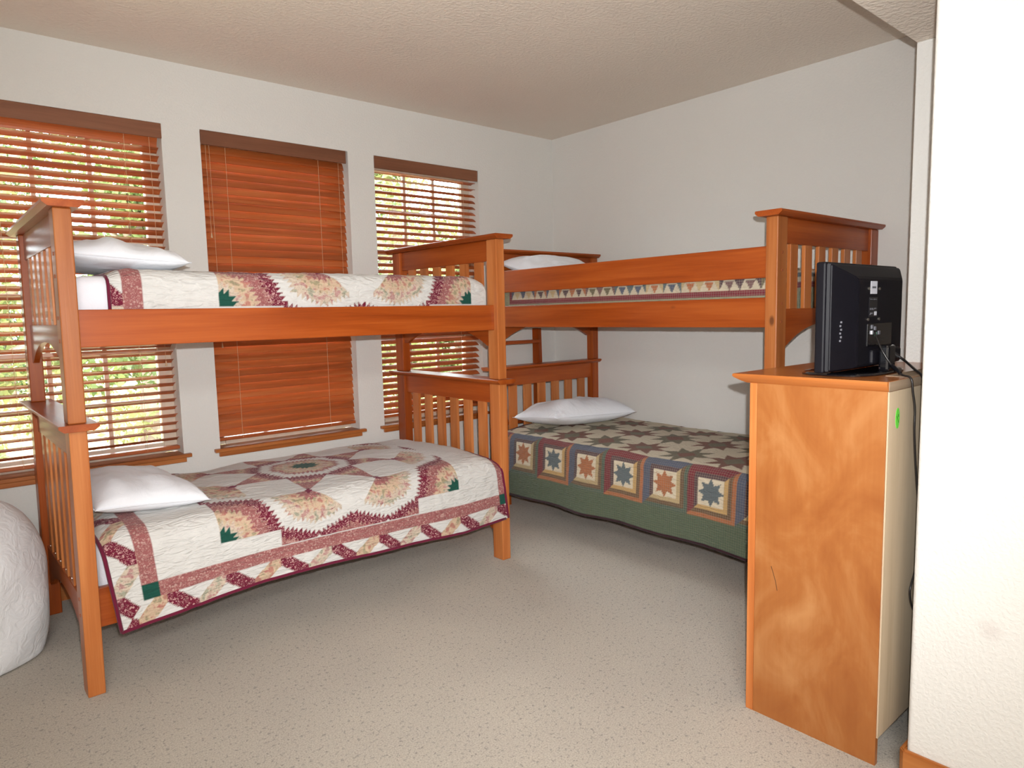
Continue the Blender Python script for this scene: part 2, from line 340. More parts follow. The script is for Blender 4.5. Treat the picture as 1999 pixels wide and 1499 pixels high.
# ------------------------------------------------------------------ blinds
def slat_mesh(name, width, tilt, hw=0.025, th=0.0028, seg=4):
    bm = bmesh.new(); ct, st = math.cos(tilt), math.sin(tilt); prof = []
    for k in range(seg+1):
        s = -1+2*k/seg; q = 0.0035*(1-s*s); prof.append((s*hw, q+th/2))
    for k in range(seg, -1, -1):
        s = -1+2*k/seg; q = 0.0035*(1-s*s); prof.append((s*hw, q-th/2))
    pr = [(y*ct-z*st, y*st+z*ct) for y, z in prof]
    add_prism(bm, pr, 0, -width/2, width/2)
    me = bpy.data.meshes.new(name); bm.to_mesh(me); bm.free(); me.materials.append(BLW); return me
def blind(i, label, x0, x1, tilt, zbot, cords, pulls, top_tilts=None, valw=None):
    xc = (x0+x1)/2; r = empty('window_blind', (xc, 0.05, ZT)); tag(r, label, 'blind', 'wooden slat blinds in the three windows')
    va, vb = valw
    bm = bmesh.new(); add_box(bm, (va-xc, -0.056, -0.0765), (vb-xc, -0.048, -0.002), 0.0025); done(bm, 'valance', VALW, r)
    box('headrail', (x0-xc, -0.022, -0.05), (x1-xc, 0.025, -0.004), VALW, r)
    me = slat_mesh('slat', x1-x0, tilt); p = 0.042; z = -0.088; n = 0
    zs = []
    zmin = zbot-ZT+0.022
    while z > zmin:
        m2 = me
        if top_tilts and n < len(top_tilts): m2 = slat_mesh('slat', x1-x0, top_tilts[n])
        s = bpy.data.objects.new('slat', m2); COL.objects.link(s); s.parent = r; s.location = (0, 0, z); zs.append(z)
        s.rotation_euler = (rng.normal(0, 0.012), rng.normal(0, 0.0006), 0)
        z -= p; n += 1
    bm = bmesh.new(); add_box(bm, (x0-xc, -0.024, zbot-ZT-0.008), (x1-xc, 0.024, zbot-ZT+0.010), 0.003); done(bm, 'bottom_rail', BLW, r)
    for cx in cords:
        bm = bmesh.new(); yo = 0.026*max(math.cos(tilt), 0.3)
        if abs(tilt) > 0.9:
            path = []
            for k, zz in enumerate(zs): path += [(cx-xc-0.001, -0.020, zz+0.021), (cx-xc+0.0015, -0.014, zz+0.0)]
            add_tube(bm, path+[(cx-xc, -0.026, zbot-ZT)], 0.0011, 4)
        else:
            for yy in (-yo, yo): add_tube(bm, [(cx-xc, yy, -0.05), (cx-xc, yy, zbot-ZT)], 0.0009, 4)
            for zz in zs: add_tube(bm, [(cx-xc, -yo, zz-math.sin(tilt)*0.026-0.003), (cx-xc, yo, zz+math.sin(tilt)*0.026-0.003)], 0.0007, 4)
        done(bm, 'ladder_cord', M_CORD, r)
    for px, zend in pulls:
        bm = bmesh.new(); add_tube(bm, [(px-xc, -0.034, -0.07), (px-xc+0.004, -0.0345, zend-ZT+0.02)], 0.0010, 4); c = done(bm, 'pull_cord', M_CORD, r)
        bm = bmesh.new(); add_cyl(bm, (px-xc+0.004, -0.0345, zend-ZT+0.008), 0.0055, 0.024, 2, 10, 0.0025); done(bm, 'tassel', M_CORD, c)
    return r
blind(1, 'half open wooden blind at the left end of the window wall, slat undersides showing', WIN[0][0]+0.012, WIN[0][1]-0.010, math.radians(-23), 0.672, (-3.51, -2.975), ((-2.862, 1.12),), valw=(WIN[0][0]-0.001, WIN[0][1]+0.001), top_tilts=[math.radians(-62)])
blind(2, 'tightly closed reddish wooden blind in the middle window, with zigzag ladder cords', WIN[1][0]+0.006, WIN[1][1]-0.012, math.radians(66), 0.682, (-2.478, -1.934), ((-2.587, 1.80), (-2.568, 1.20), (-1.812, 1.30)), valw=(WIN[1][0]+0.001, WIN[1][1]-0.016))
blind(3, 'open wooden blind in the bright window nearest the room corner, slat tops showing', WIN[2][0]+0.006, WIN[2][1]-0.010, math.radians(31), 0.690, (-1.43, -0.905), ((-0.862, 1.25),), valw=(WIN[2][0]+0.001, WIN[2][1]-0.010), top_tilts=[math.radians(-6), math.radians(-2)])

# ------------------------------------------------------------------ bunk beds
L, WB, PA, PB = 2.02, 1.0251, 0.0563, 0.0816
ZC1, ZC2, OV, CT = 0.9998, 1.7669, 0.034, 0.0241
LEAN = 0.0105
def lean(co):
    co.x += LEAN*(2*co.z/1.75-1)*(1-min(max(co.x/L, 0), 1)); return co
def cap_rail(r, xc, ztop, wp):
    """moulded cap lying along the bed's width"""
    bm = bmesh.new(); hw = PA/2+OV
    pr = [(xc-hw, ztop-0.002), (xc-hw+0.003, ztop), (xc+hw-0.003, ztop), (xc+hw, ztop-0.002), (xc+hw, ztop-0.011), (xc+hw-0.006, ztop-0.016), (xc+hw-0.016, ztop-CT), (xc-hw+0.016, ztop-CT), (xc-hw+0.006, ztop-0.016), (xc-hw, ztop-0.011)]
    add_prism(bm, pr, 1, -OV, WB+OV); return done(bm, 'cap_rail', W[1], r, warp=wp)
def arch_rail(r, x0, x1, ztop, zpost, zmid, wp):
    bm = bmesh.new(); n = 24; ya, yb = PB, WB-PB
    pts = [(ya, ztop), (ya, zpost)]
    e = 0.03
    for k in range(n+1):
        t = k/n; y = ya+e+(yb-ya-2*e)*t; s = 2*t-1; pts.append((y, zpost+(zmid-zpost)*(1-abs(s)**2.3)))
    pts += [(yb, zpost), (yb, ztop)]
    add_prism(bm, pts, 0, x0, x1); return done(bm, 'arched_rail', W[1], r, warp=wp)
def bunk_bed(name, label, loc, rz, guard, wp):
    r = empty(name, loc, rz); tag(r, label, 'bunk bed', 'honey wood bunk beds')
    for tier in (0, 1):
        z0, z1 = (0, ZC1-CT) if tier == 0 else (ZC1, ZC2-CT)
        for xe in (0, L-PA):
            for ye in (0, WB-PB):
                m = PALE[2] if ye == 0 else W[2]
                box('post', (xe, ye, z0), (xe+PA, ye+PB, z1), m, r, 0.004, wp)
            xc = xe+PA/2
            cap_rail(r, xc, z1+CT, wp)
            if tier == 0: rt_, rb, sb, ap, am = z1, 0.866, 0.332, 0.155, 0.262
            else: rt_, rb, sb, ap, am = z1, 1.632, 1.345, 1.178, 1.277
            box('top_rail', (xc-0.011, PB, rb), (xc+0.011, WB-PB, rt_), W[1], r, 0.002, wp)
            arch_rail(r, xc-0.011, xc+0.011, sb+0.0, ap, am, wp)
            ns = 6; gap = (WB-2*PB-ns*0.066)/(ns+1)
            for k in range(ns):
                ya = PB+gap+(0.066+gap)*k
                box('slat', (xc-0.009, ya, sb), (xc+0.009, ya+0.066, rb), PALE[2], r, 0.0015, wp)
        zr0, zr1 = (0.239, 0.3868) if tier == 0 else (1.2641, 1.3975)
        box('side_rail', (PA, 0.028, zr0), (L-PA, 0.053, zr1), W[0], r, 0.003, wp)
        box('side_rail', (PA, WB-0.053, zr0), (L-PA, WB-0.028, zr1), W[0], r, 0.003, wp)
        for k in range(8):   # mattress support slats
            xa = 0.16+k*0.235; box('support_slat', (xa, 0.053, zr0+0.03), (xa+0.07, WB-0.053, zr0+0.048), PALE[1], r)
    if guard: box('guard_rail', (PA, 0.028, 1.4835), (L-PA, 0.053, 1.6209), W[0], r, 0.003, wp)
    # wooden plugs over the bolts on the foot post of the upper bunk
    for xe, sgn in ((L, 1), (0, -1)):
        for z in (1.59, 1.513, 1.369, 1.289):
            bm = bmesh.new(); add_cyl(bm, (xe+sgn*0.0006, 0.040, z), 0.0065, 0.003, 0, 12); done(bm, 'bolt_plug', M_PLUG, r, warp=wp)
        for z in (0.30, 0.36):
            bm = bmesh.new(); add_cyl(bm, (xe+sgn*0.0006, 0.040, z), 0.0065, 0.003, 0, 12); done(bm, 'bolt_plug', M_PLUG, r, warp=wp)
    for tier, z in ((0, 0.355), (1, 1.365)):     # brass screws at the slat ends outside the headboard
        for k in range(6):
            gap = (WB-2*PB-6*0.066)/7; y = PB+gap+(0.066+gap)*k+0.033
            bm = bmesh.new(); add_cyl(bm, (PA/2-0.0098, y, z), 0.004, 0.002, 0, 8); done(bm, 'screw', M_METAL, r, warp=wp)
    return r
A0 = (-3.4721, -1.1208); RA = 0.0069
B0 = (-1.003, -0.3932); RB = -PI/2-0.0096
bunk_bed('bunk_bed', 'honey wood bunk bed under the windows, its long side along the window wall', (A0[0], A0[1], 0), RA, False, lean)
bunk_bed('bunk_bed', 'honey wood bunk bed along the right wall, with a guard rail on its upper bunk', (B0[0], B0[1], 0), RB, True, None)
# ladder stored behind the head of the right bed
r = empty('bunk_ladder', (-0.57, -0.24, 0)); tag(r, 'wooden bunk ladder standing between the window wall and the right bunk headboard', 'ladder')
for sx in (-0.205, 0.145):
    bm = bmesh.new(); add_prism(bm, [(-0.055, 0), (0.035, 0), (0.040, 1.24), (-0.022, 1.24)], 0, sx, sx+0.03)
    done(bm, 'side_rail', W[2], r)
for z in (0.28, 0.57, 0.86, 1.135):
    box('rung', (-0.175, -0.045, z), (0.145, 0.035, z+0.022), W[0], r, 0.002)

# ------------------------------------------------------------------ quilt patterns (colour layout of the patchwork)
C = dict(white=(0.625, 0.618, 0.600), cream=(0.78, 0.73, 0.62), mauve=(0.30, 0.105, 0.105), burg=(0.15, 0.014, 0.035), tan=(0.52, 0.38, 0.24), light=(0.56, 0.50, 0.42),
         green=(0.012, 0.075, 0.055), bind=(0.17, 0.012, 0.045))
PR = dict(white=((0.625, 0.618, 0.600), 0), mauve=((0.60, 0.42, 0.37), .55), burg=((0.56, 0.33, 0.32), .85), tan=((0.42, 0.17, 0.15), .6), light=((0.26, 0.15, 0.14), .6),
          green=((0.012, 0.075, 0.055), 0), bind=((0.17, 0.012, 0.045), 0), cream=((0.78, 0.73, 0.62), 0))
def star_quilt(U, V, usash, vsash, sgn=1):
    """broken star on white, mauve sash, zigzag ribbon border; returns integer class map"""
    names = ['white', 'mauve', 'burg', 'tan', 'light', 'green', 'bind', 'cream']; ix = {n: i for i, n in enumerate(names)}
    out = np.zeros(U.shape, int)
    s = 0.245; n = 9
    seq_c = ['green', 'green', 'tan', 'light', 'tan', 'mauve', 'white', 'white', 'burg', 'burg', 'mauve', 'tan', 'mauve', 'mauve', 'mauve', 'mauve', 'burg']
    seq_o = ['mauve', 'mauve', 'tan', 'tan', 'light', 'light', 'white', 'white', 'burg', 'burg', 'mauve', 'mauve', 'tan', 'tan', 'light', 'green', 'green']
    # wavy distortion makes the diamonds read as petals
    ang = np.arctan2(V, U); rad = np.hypot(U, V)
    def rhomb(px, py, th, seq):
        """acute 45 degree diamond, tip at (px,py), axis direction th"""
        a1 = (math.cos(th-PI/8), math.sin(th-PI/8)); a2 = (math.cos(th+PI/8), math.sin(th+PI/8)); det = a1[0]*a2[1]-a1[1]*a2[0]
        X, Y = U-px, V-py
        i = (X*a2[1]-Y*a2[0])/det/s; j = (a1[0]*Y-a1[1]*X)/det/s
        inside = (i >= 0) & (i < 1) & (j >= 0) & (j < 1)
        k = np.floor(np.clip(i, 0, .999)*n)+np.floor(np.clip(j, 0, .999)*n)
        cl = np.array([ix[q] for q in seq])[np.clip(k, 0, 2*n-2).astype(int)]
        out[inside] = cl[inside]
    for k in range(8):
        th = PI/8+k*PI/4; rhomb(0, 0, th, seq_c)
        px, py = 1.848*s*math.cos(th), 1.848*s*math.sin(th)
        for d in (-PI/4, 0, PI/4): rhomb(px, py, th+d, seq_o)
    for k in range(8):   # small burgundy diamonds at the star points
        th = PI/8+k*PI/4; px, py = 1.848*s*math.cos(th), 1.848*s*math.sin(th)
        c, q = math.cos(th), math.sin(th); X, Y = (U-px)*c+(V-py)*q, -(U-px)*q+(V-py)*c
        out[(np.abs(X)/0.030+np.abs(Y)/0.018) < 1] = ix['bind']
    au, av = np.abs(U), np.abs(V)
    out[(au > 0.615) | (av > vsash-0.035)] = 0
    out[(av > 0.60) & (au > 0.36)] = 0
    hw = 0.030
    inu, inv = np.abs(au-usash) < hw, np.abs(av-vsash) < hw
    ring = (inu & (av < vsash+hw)) | (inv & (au < usash+hw)); out[ring] = ix['mauve']; out[inu & inv] = ix['green']
    # zigzag ribbon border
    outer = (au > usash+hw) | (av > vsash+hw); bw = 0.105; per = 0.235
    side_v = (av-vsash) > (au-usash)
    t = np.where(side_v, U, V)*1.0; wv = np.where(side_v, av-vsash-hw, au-usash-hw)/bw
    ph = t/per; fr = ph-np.floor(ph); tri = np.abs(fr*2-1); near = np.abs(wv-tri)
    rib = outer & (near < 0.36)
    alt = (np.floor(ph).astype(int) % 2)
    cls = np.where(fr >= 0.5, ix['burg'], np.where(alt == 0, ix['tan'], ix['light']))
    out[outer] = 0; out[rib] = cls[rib]
    base = np.array([C[q] for q in names])[out]; pr = np.array([PR[q][0] for q in names])[out]; am = np.array([PR[q][1] for q in names])[out]
    return base, pr, am
CB = dict(cream=(0.60, 0.53, 0.40), blue=(0.085, 0.10, 0.145), burg=(0.17, 0.028, 0.040), orange=(0.38, 0.13, 0.055), brown=(0.14, 0.085, 0.05), tan=(0.46, 0.35, 0.19), gold=(0.50, 0.32, 0.13),
          dark=(0.085, 0.05, 0.06), green=(0.085, 0.115, 0.075), dgreen=(0.075, 0.11, 0.085), grey=(0.115, 0.14, 0.15), rust=(0.17, 0.055, 0.035), olive=(0.14, 0.12, 0.075), sage=(0.26, 0.27, 0.17), plum=(0.16, 0.09, 0.09))
PB_ = dict(cream=0, blue=.45, burg=.6, orange=.8, brown=.7, tan=.7, gold=.6, dark=.8, green=.35, dgreen=.6, grey=.12, rust=.6, olive=.6, sage=.9, plum=.7)
def star8(dx, dy, R1, R2):
    a = np.arctan2(dy, dx); r = np.hypot(dx, dy); t = np.abs(((a/(PI/4)) % 1)-0.5)*2      # 1 at tips when a = k*45
    # straight-edged star between tip radius R1 and valley radius R2
    th = (1-t)*PI/8; c8, s8 = math.cos(PI/8), math.sin(PI/8)
    # line from (R1,0) to (R2 c8, R2 s8)
    bx_, by_ = R2*c8-R1, R2*s8; lim = (R1*by_)/(by_*np.cos(th)-bx_*np.sin(th))
    return r < lim
def block_quilt(Y, V, hv):
    """Y along the bed from the head, V across: 0 at wall edge of top ... ; V measured from the front top edge (negative on top, positive down the side)"""
    keys = list(CB); ix = {k: i for i, k in enumerate(keys)}; out = np.full(Y.shape, ix['cream'])
    # top field of dark stars
    p = 0.28; qx = 0.275
    gy, gx = (Y+0.103)/p, (V+0.12)/0.285
    iy, ixx = np.floor(gy), np.floor(gx+0.5); dy, dx = (gy-iy-0.5)*p, (gx-ixx)*0.285
    par = ((iy+ixx) % 2).astype(int)
    # alternate rows of stars
    st = star8(dx, dy, 0.148, 0.078); inn = (np.abs(dx)+np.abs(dy)) < 0.062
    out[st] = np.where(par == 0, ix['rust'], ix['olive'])[st]
    out[st & inn] = np.where(par == 0, ix['olive'], ix['rust'])[st & inn]
    dy2, dx2 = (gy-np.round(gy))*p, (gx-np.floor(gx)-0.5)*qx
    st2 = star8(dx2, dy2, 0.085, 0.034); pass
    # log cabin blocks down the side
    side = V > 0.012
    b = 0.272; k = np.floor((Y-0.346)/b+0.5).astype(int); dy = Y-0.346-k*b; zc = 0.150; dz = V-zc; hb = b/2
    even = (k % 2) == 0
    ady, adz = np.abs(dy)/hb, np.abs(dz)/0.135; m = np.maximum(ady, adz)
    lt = (np.where(ady > adz, dy < 0, dz < 0))
    o3 = np.where(lt, np.where(even, ix['blue'], ix['burg']), np.where(even, ix['dgreen'], ix['orange']))
    o2 = np.where(lt, np.where(even, ix['blue'], ix['burg']), np.where(even, ix['brown'], ix['brown']))
    o1 = np.where(lt, np.where(even, ix['dark'], ix['dark']), np.where(even, ix['tan'], ix['gold']))
    blk = o3.copy(); blk[m < 0.84] = o2[m < 0.84]; blk[m < 0.68] = o1[m < 0.68]; blk[m < 0.52] = ix['cream']
    s8_ = star8(dy*1.0, dz*(hb/0.135)*0.98, 0.074, 0.043); blk[s8_ & (m < 0.53)] = np.where(even, ix['orange'], ix['grey'])[s8_ & (m < 0.53)]
    out[side] = blk[side]
    out[V > 0.287] = ix['green']
    hd = Y < 0.065; out[hd & (V <= 0.287)] = ix['blue']
    base = np.array([CB[k_] for k_ in keys])[out]; am = np.array([PB_[k_] for k_ in keys])[out]
    return base, base*0.35+0.45*np.array((0.42, 0.36, 0.26)), am
def tri_quilt(Y, V, Lq):
    """triangles quilt; V from front top edge, positive down"""
    keys = list(CB); ix = {k: i for i, k in enumerate(keys)}
    c = 0.108; a, b = Y/c, (V+0.515)/0.10; ia, ib = np.floor(a), np.floor(b); fa, fb = a-ia, b-ib
    h = ((ia*7.13+ib*3.71+np.floor(ia*ib*1.3)) % 7).astype(int); pal = np.array([ix[q] for q in ('grey', 'plum', 'orange', 'blue', 'olive', 'dark', 'tan')])
    tri = np.abs(fa-0.5)*2 < fb
    out = np.where(tri, ix['cream'], pal[h])
    tr2 = (np.abs(fa-0.5)*2 < fb*0.999) & (fb > 0.55) & (np.abs(fa-0.5)*4 < (1-fb)*2.2); out = np.where(tr2, pal[(h+3) % 7], out)
    out = np.where((V > 0.085), ix['burg'], out); out = np.where(V > 0.112, ix['sage'], out)
    eH = (Y < 0.10) | (Y > Lq-0.10); out = np.where(eH, ix['sage'], out)
    eB = (((Y > 0.085) & (Y < 0.105)) | ((Y < Lq-0.085) & (Y > Lq-0.105))) & (V < 0.112); out = np.where(eB, ix['burg'], out)
    base = np.array([CB[k_] for k_ in keys])[out]; am = np.array([PB_[k_] for k_ in keys])[out]
    base = base*np.where(out == ix['cream'], 0.92, 1.15)[..., None]
    return base, base*0.4+0.5*np.array((0.42, 0.38, 0.30)), am
def quilt_mat(name, plaid, bscale):
    m, nt, bs = newmat(name)
    a = nd(nt, 'ShaderNodeAttribute', attribute_name='patch'); b = nd(nt, 'ShaderNodeAttribute', attribute_name='print'); am = nd(nt, 'ShaderNodeAttribute', attribute_name='amount')
    uv = nd(nt, 'ShaderNodeAttribute', attribute_name='cloth_uv')
    if plaid:
        sx = nt.nodes.new('ShaderNodeSeparateXYZ'); nt.links.new(uv.outputs['Vector'], sx.inputs[0]); ws = []
        for i in (0, 1):
            ml = nd(nt, 'ShaderNodeMath', operation='MULTIPLY'); ml.inputs[1].default_value = 2*PI/0.0125; nt.links.new(sx.outputs[i], ml.inputs[0])
            si = nd(nt, 'ShaderNodeMath', operation='SINE'); nt.links.new(ml.outputs[0], si.inputs[0])
            gt = nd(nt, 'ShaderNodeMapRange'); gt.inputs['From Min'].default_value = 0.1; gt.inputs['From Max'].default_value = 0.7; nt.links.new(si.outputs[0], gt.inputs[0]); ws.append(gt.outputs[0])
        ad = nd(nt, 'ShaderNodeMath', operation='ADD'); nt.links.new(ws[0], ad.inputs[0]); nt.links.new(ws[1], ad.inputs[1])
        hf = nd(nt, 'ShaderNodeMath', operation='MULTIPLY'); hf.inputs[1].default_value = 0.5; nt.links.new(ad.outputs[0], hf.inputs[0]); mask = hf.outputs[0]
    else:
        vo = nd(nt, 'ShaderNodeTexVoronoi'); vo.inputs['Scale'].default_value = 95; nt.links.new(uv.outputs['Vector'], vo.inputs['Vector'])
        vo2 = nd(nt, 'ShaderNodeTexVoronoi'); vo2.inputs['Scale'].default_value = 260; nt.links.new(uv.outputs['Vector'], vo2.inputs['Vector'])
        r1 = ramp(nt, vo.outputs['Distance'], [(0.36, (1, 1, 1)), (0.46, (0, 0, 0))]); r2 = ramp(nt, vo2.outputs['Distance'], [(0.3, (1, 1, 1)), (0.45, (0, 0, 0))])
        ns = nd(nt, 'ShaderNodeTexNoise'); ns.inputs['Scale'].default_value = 45; nt.links.new(uv.outputs['Vector'], ns.inputs['Vector'])
        rn = ramp(nt, ns.outputs[0], [(0.46, (0, 0, 0)), (0.54, (1, 1, 1))])
        mm = nd(nt, 'ShaderNodeMix', data_type='RGBA'); nt.links.new(rn.outputs[0], mm.inputs[0]); nt.links.new(r1.outputs[0], mm.inputs[6]); nt.links.new(r2.outputs[0], mm.inputs[7]); mask = mm.outputs[2]
    mf = nd(nt, 'ShaderNodeMath', operation='MULTIPLY'); nt.links.new(mask, mf.inputs[0]); nt.links.new(am.outputs['Fac'], mf.inputs[1])
    mx = nd(nt, 'ShaderNodeMix', data_type='RGBA'); nt.links.new(mf.outputs[0], mx.inputs[0]); nt.links.new(a.outputs['Color'], mx.inputs[6]); nt.links.new(b.outputs['Color'], mx.inputs[7])
    col = mx.outputs[2]
    if not plaid:   # larger flower blobs shift the printed cloths between rose and sage
        n3 = nd(nt, 'ShaderNodeTexNoise'); n3.inputs['Scale'].default_value = 32; n3.inputs['Detail'].default_value = 2; nt.links.new(uv.outputs['Vector'], n3.inputs['Vector'])
        r3 = ramp(nt, n3.outputs[0], [(0.38, (0.36, 0.06, 0.09)), (0.46, (0.58, 0.44, 0.34)), (0.56, (0.58, 0.46, 0.34)), (0.64, (0.15, 0.21, 0.13))])
        lt = nd(nt, 'ShaderNodeMath', operation='COMPARE'); lt.inputs[1].default_value = 0.6; lt.inputs[2].default_value = 0.05; nt.links.new(am.outputs['Fac'], lt.inputs[0])
        l2 = nd(nt, 'ShaderNodeMath', operation='MULTIPLY'); l2.inputs[1].default_value = 0.5; nt.links.new(lt.outputs[0], l2.inputs[0])
        m3 = nd(nt, 'ShaderNodeMix', data_type='RGBA'); nt.links.new(l2.outputs[0], m3.inputs[0]); nt.links.new(col, m3.inputs[6]); nt.links.new(r3.outputs[0], m3.inputs[7]); col = m3.outputs[2]
    nt.links.new(col, bs.inputs['Base Color']); bs.inputs['Roughness'].default_value = 0.92; bs.inputs['Specular IOR Level'].default_value = 0.15; bs.inputs['Sheen Weight'].default_value = 0.1
    wv = nd(nt, 'ShaderNodeTexNoise'); wv.inputs['Scale'].default_value = bscale; wv.inputs['Distortion'].default_value = 1.2; wv.inputs['Detail'].default_value = 2
    mp = nt.nodes.new('ShaderNodeMapping'); mp.inputs['Scale'].default_value = (0.6, 1.8, 1); nt.links.new(uv.outputs['Vector'], mp.inputs[0]); nt.links.new(mp.outputs[0], wv.inputs['Vector'])
    bump(nt, bs, wv.outputs[0], 0.014, 0.8)
    return m
M_QA = quilt_mat('star_quilt_cloth', False, 26); M_QB = quilt_mat('plaid_quilt_cloth', True, 40)

def sm_noise(n, m, sx, sy, seed):
    g = np.random.default_rng(seed).normal(size=(sx+3, sy+3)); x = np.linspace(0, sx, n); y = np.linspace(0, sy, m)
    i, j = np.floor(x).astype(int), np.floor(y).astype(int); fx, fy = x-i, y-j; fx = fx*fx*(3-2*fx); fy = fy*fy*(3-2*fy)
    a = g[np.ix_(i, j)]; b = g[np.ix_(i+1, j)]; c = g[np.ix_(i, j+1)]; d = g[np.ix_(i+1, j+1)]
    return (a*(1-fx)[:, None]+b*fx[:, None])*(1-fy)[None]+(c*(1-fx)[:, None]+d*fx[:, None])*fy[None]
def drape(name, label, cat, group, base, rz, x0, x1, yf, yb, ztop, rad, zhf, zhb, patfn, mat, res, bindmat, crown=0.03, edge=(0.0, 0.0), flare=0.02, hemfn=None, xskew=None, enddrop=0.03, seed=1, bind=True, hemy=0.0, fluff=0.004, foot=0.0):
    """quilt draped over a mattress, in the bed's local frame (x along the bed, front at low y).
    yf/yb = front and back faces, zhf(x)/zhb = hem heights."""
    nu = int((x1-x0)/res)+1
    # arc-length stations: front hem -> front top edge -> back edge -> back hem
    fr = ztop-rad-min(zhf) if isinstance(zhf, tuple) else ztop-rad-zhf
    Lf = max(fr, 0.01); Lb = max(ztop-rad-zhb, 0.0); arc = rad*PI/2; top = (yb-yf)-2*rad
    tot = Lf+arc+top+arc+Lb; nv = int(tot/res)+1
    s = np.linspace(0, tot, nv); u = np.linspace(0, 1, nu)
    Y = np.zeros(nv); Z = np.zeros(nv); t = s.copy()
    a = t < Lf; Y[a] = yf; Z[a] = ztop-rad-(Lf-t[a])
    b = (t >= Lf) & (t < Lf+arc); th = (t[b]-Lf)/rad; Y[b] = yf+rad-rad*np.cos(th); Z[b] = ztop-rad+rad*np.sin(th)
    c = (t >= Lf+arc) & (t < Lf+arc+top); Y[c] = yf+rad+(t[c]-Lf-arc); Z[c] = ztop
    d = (t >= Lf+arc+top) & (t < Lf+2*arc+top); th = (t[d]-Lf-arc-top)/rad; Y[d] = yb-rad+rad*np.sin(th); Z[d] = ztop-rad+rad*np.cos(th)
    e = t >= Lf+2*arc+top; Y[e] = yb; Z[e] = ztop-rad-(t[e]-Lf-2*arc-top)
    xx = x0+(x1-x0)*u
    P3 = np.zeros((nu, nv, 3)); P3[..., 0] = xx[:, None]; P3[..., 1] = Y[None]; P3[..., 2] = Z[None]
    # front drop scaled so that the hem follows zhf(x)
    if isinstance(zhf, tuple):
        hem = np.interp(xx, np.linspace(x0, x1, len(zhf)), zhf); z_e = ztop-rad
        sc_ = (z_e-hem)/(z_e-min(zhf)); fm = a[None] & np.ones((nu, 1), bool)
        P3[..., 2] = np.where(fm, z_e-(z_e-P3[..., 2])*sc_[:, None], P3[..., 2])
    onTop = np.clip((P3[..., 2]-(ztop-rad))/rad, 0, 1)
    cr = np.sin(np.clip((P3[..., 1]-yf)/(yb-yf), 0, 1)*PI)*crown
    P3[..., 2] += cr*onTop + sm_noise(nu, nv, 9, 7, seed)*fluff*onTop + sm_noise(nu, nv, 50, 40, seed+5)*0.0013*onTop
    dropf = np.clip((ztop-rad-P3[..., 2])/0.35, 0, 1.3)*(P3[..., 1] < (yf+yb)/2)
    wav = sm_noise(nu, 2, 9, 1, seed+9)[:, :1]*0.5+np.sin(xx*14+seed)[:, None]*0.5
    P3[..., 1] -= dropf*(flare+0.010*wav)
    P3[..., 1] += sm_noise(nu, nv, 60, 30, seed+3)*0.0012*(1-onTop)
    if foot > 0:     # the foot end is tucked down over the end of the mattress
        xf_ = x1-foot; ov_ = np.clip(P3[..., 0]-xf_, 0, None); keep = P3[..., 0] > xf_
        P3[..., 2] = np.where(keep, np.maximum(P3[..., 2]-ov_, np.minimum(P3[..., 2], ztop-0.21)), P3[..., 2]); P3[..., 0] = np.where(keep, xf_+0.012*np.clip(ov_/0.02, 0, 1), P3[..., 0])
    # ends roll down
    for k, (xe, sg) in enumerate(((x0, 1), (x1-foot, -1))):
        dd = np.clip(1-np.abs(P3[..., 0]-xe)/0.10, 0, 1); P3[..., 2] -= dd**2*enddrop*onTop
    if xskew: P3[..., 0] += xskew(P3[..., 0], P3[..., 2], u[:, None])
    me = grid_mesh(name, P3)
    n = nu*nv
    Su = (xx[:, None]+np.zeros((1, nv))); Sv = np.zeros((nu, 1))+s[None]
    base_c, pr, am = patfn(Su, Sv, Lf, arc, top, x0, x1, P3)
    def col(nm, arr, ch):
        at = me.attributes.new(nm, 'FLOAT_COLOR', 'POINT'); buf = np.ones((n, 4), np.float32); buf[:, :3] = arr.reshape(n, 3); at.data.foreach_set('color', buf.reshape(-1))
    col('patch', base_c, 3); col('print', pr, 3)
    at = me.attributes.new('amount', 'FLOAT', 'POINT'); at.data.foreach_set('value', am.reshape(-1).astype(np.float32))
    at = me.attributes.new('cloth_uv', 'FLOAT_VECTOR', 'POINT'); at.data.foreach_set('vector', np.stack([Su, Sv, 0*Su], -1).reshape(-1).astype(np.float32))
    o = link(name, me, mat, None, (*base, 0), smooth=True); o.rotation_euler = (0, 0, rz); tag(o, label, cat, group)
    if bind:
        st = 6
        for nm, path in (('binding', P3[::st, 0]), ('binding', P3[0, ::st]), ('binding', P3[-1, ::st])):
            bm = bmesh.new(); add_tube(bm, [tuple(p) for p in path], 0.0072, 6); done(bm, nm, bindmat, o, smooth=True)
    return o

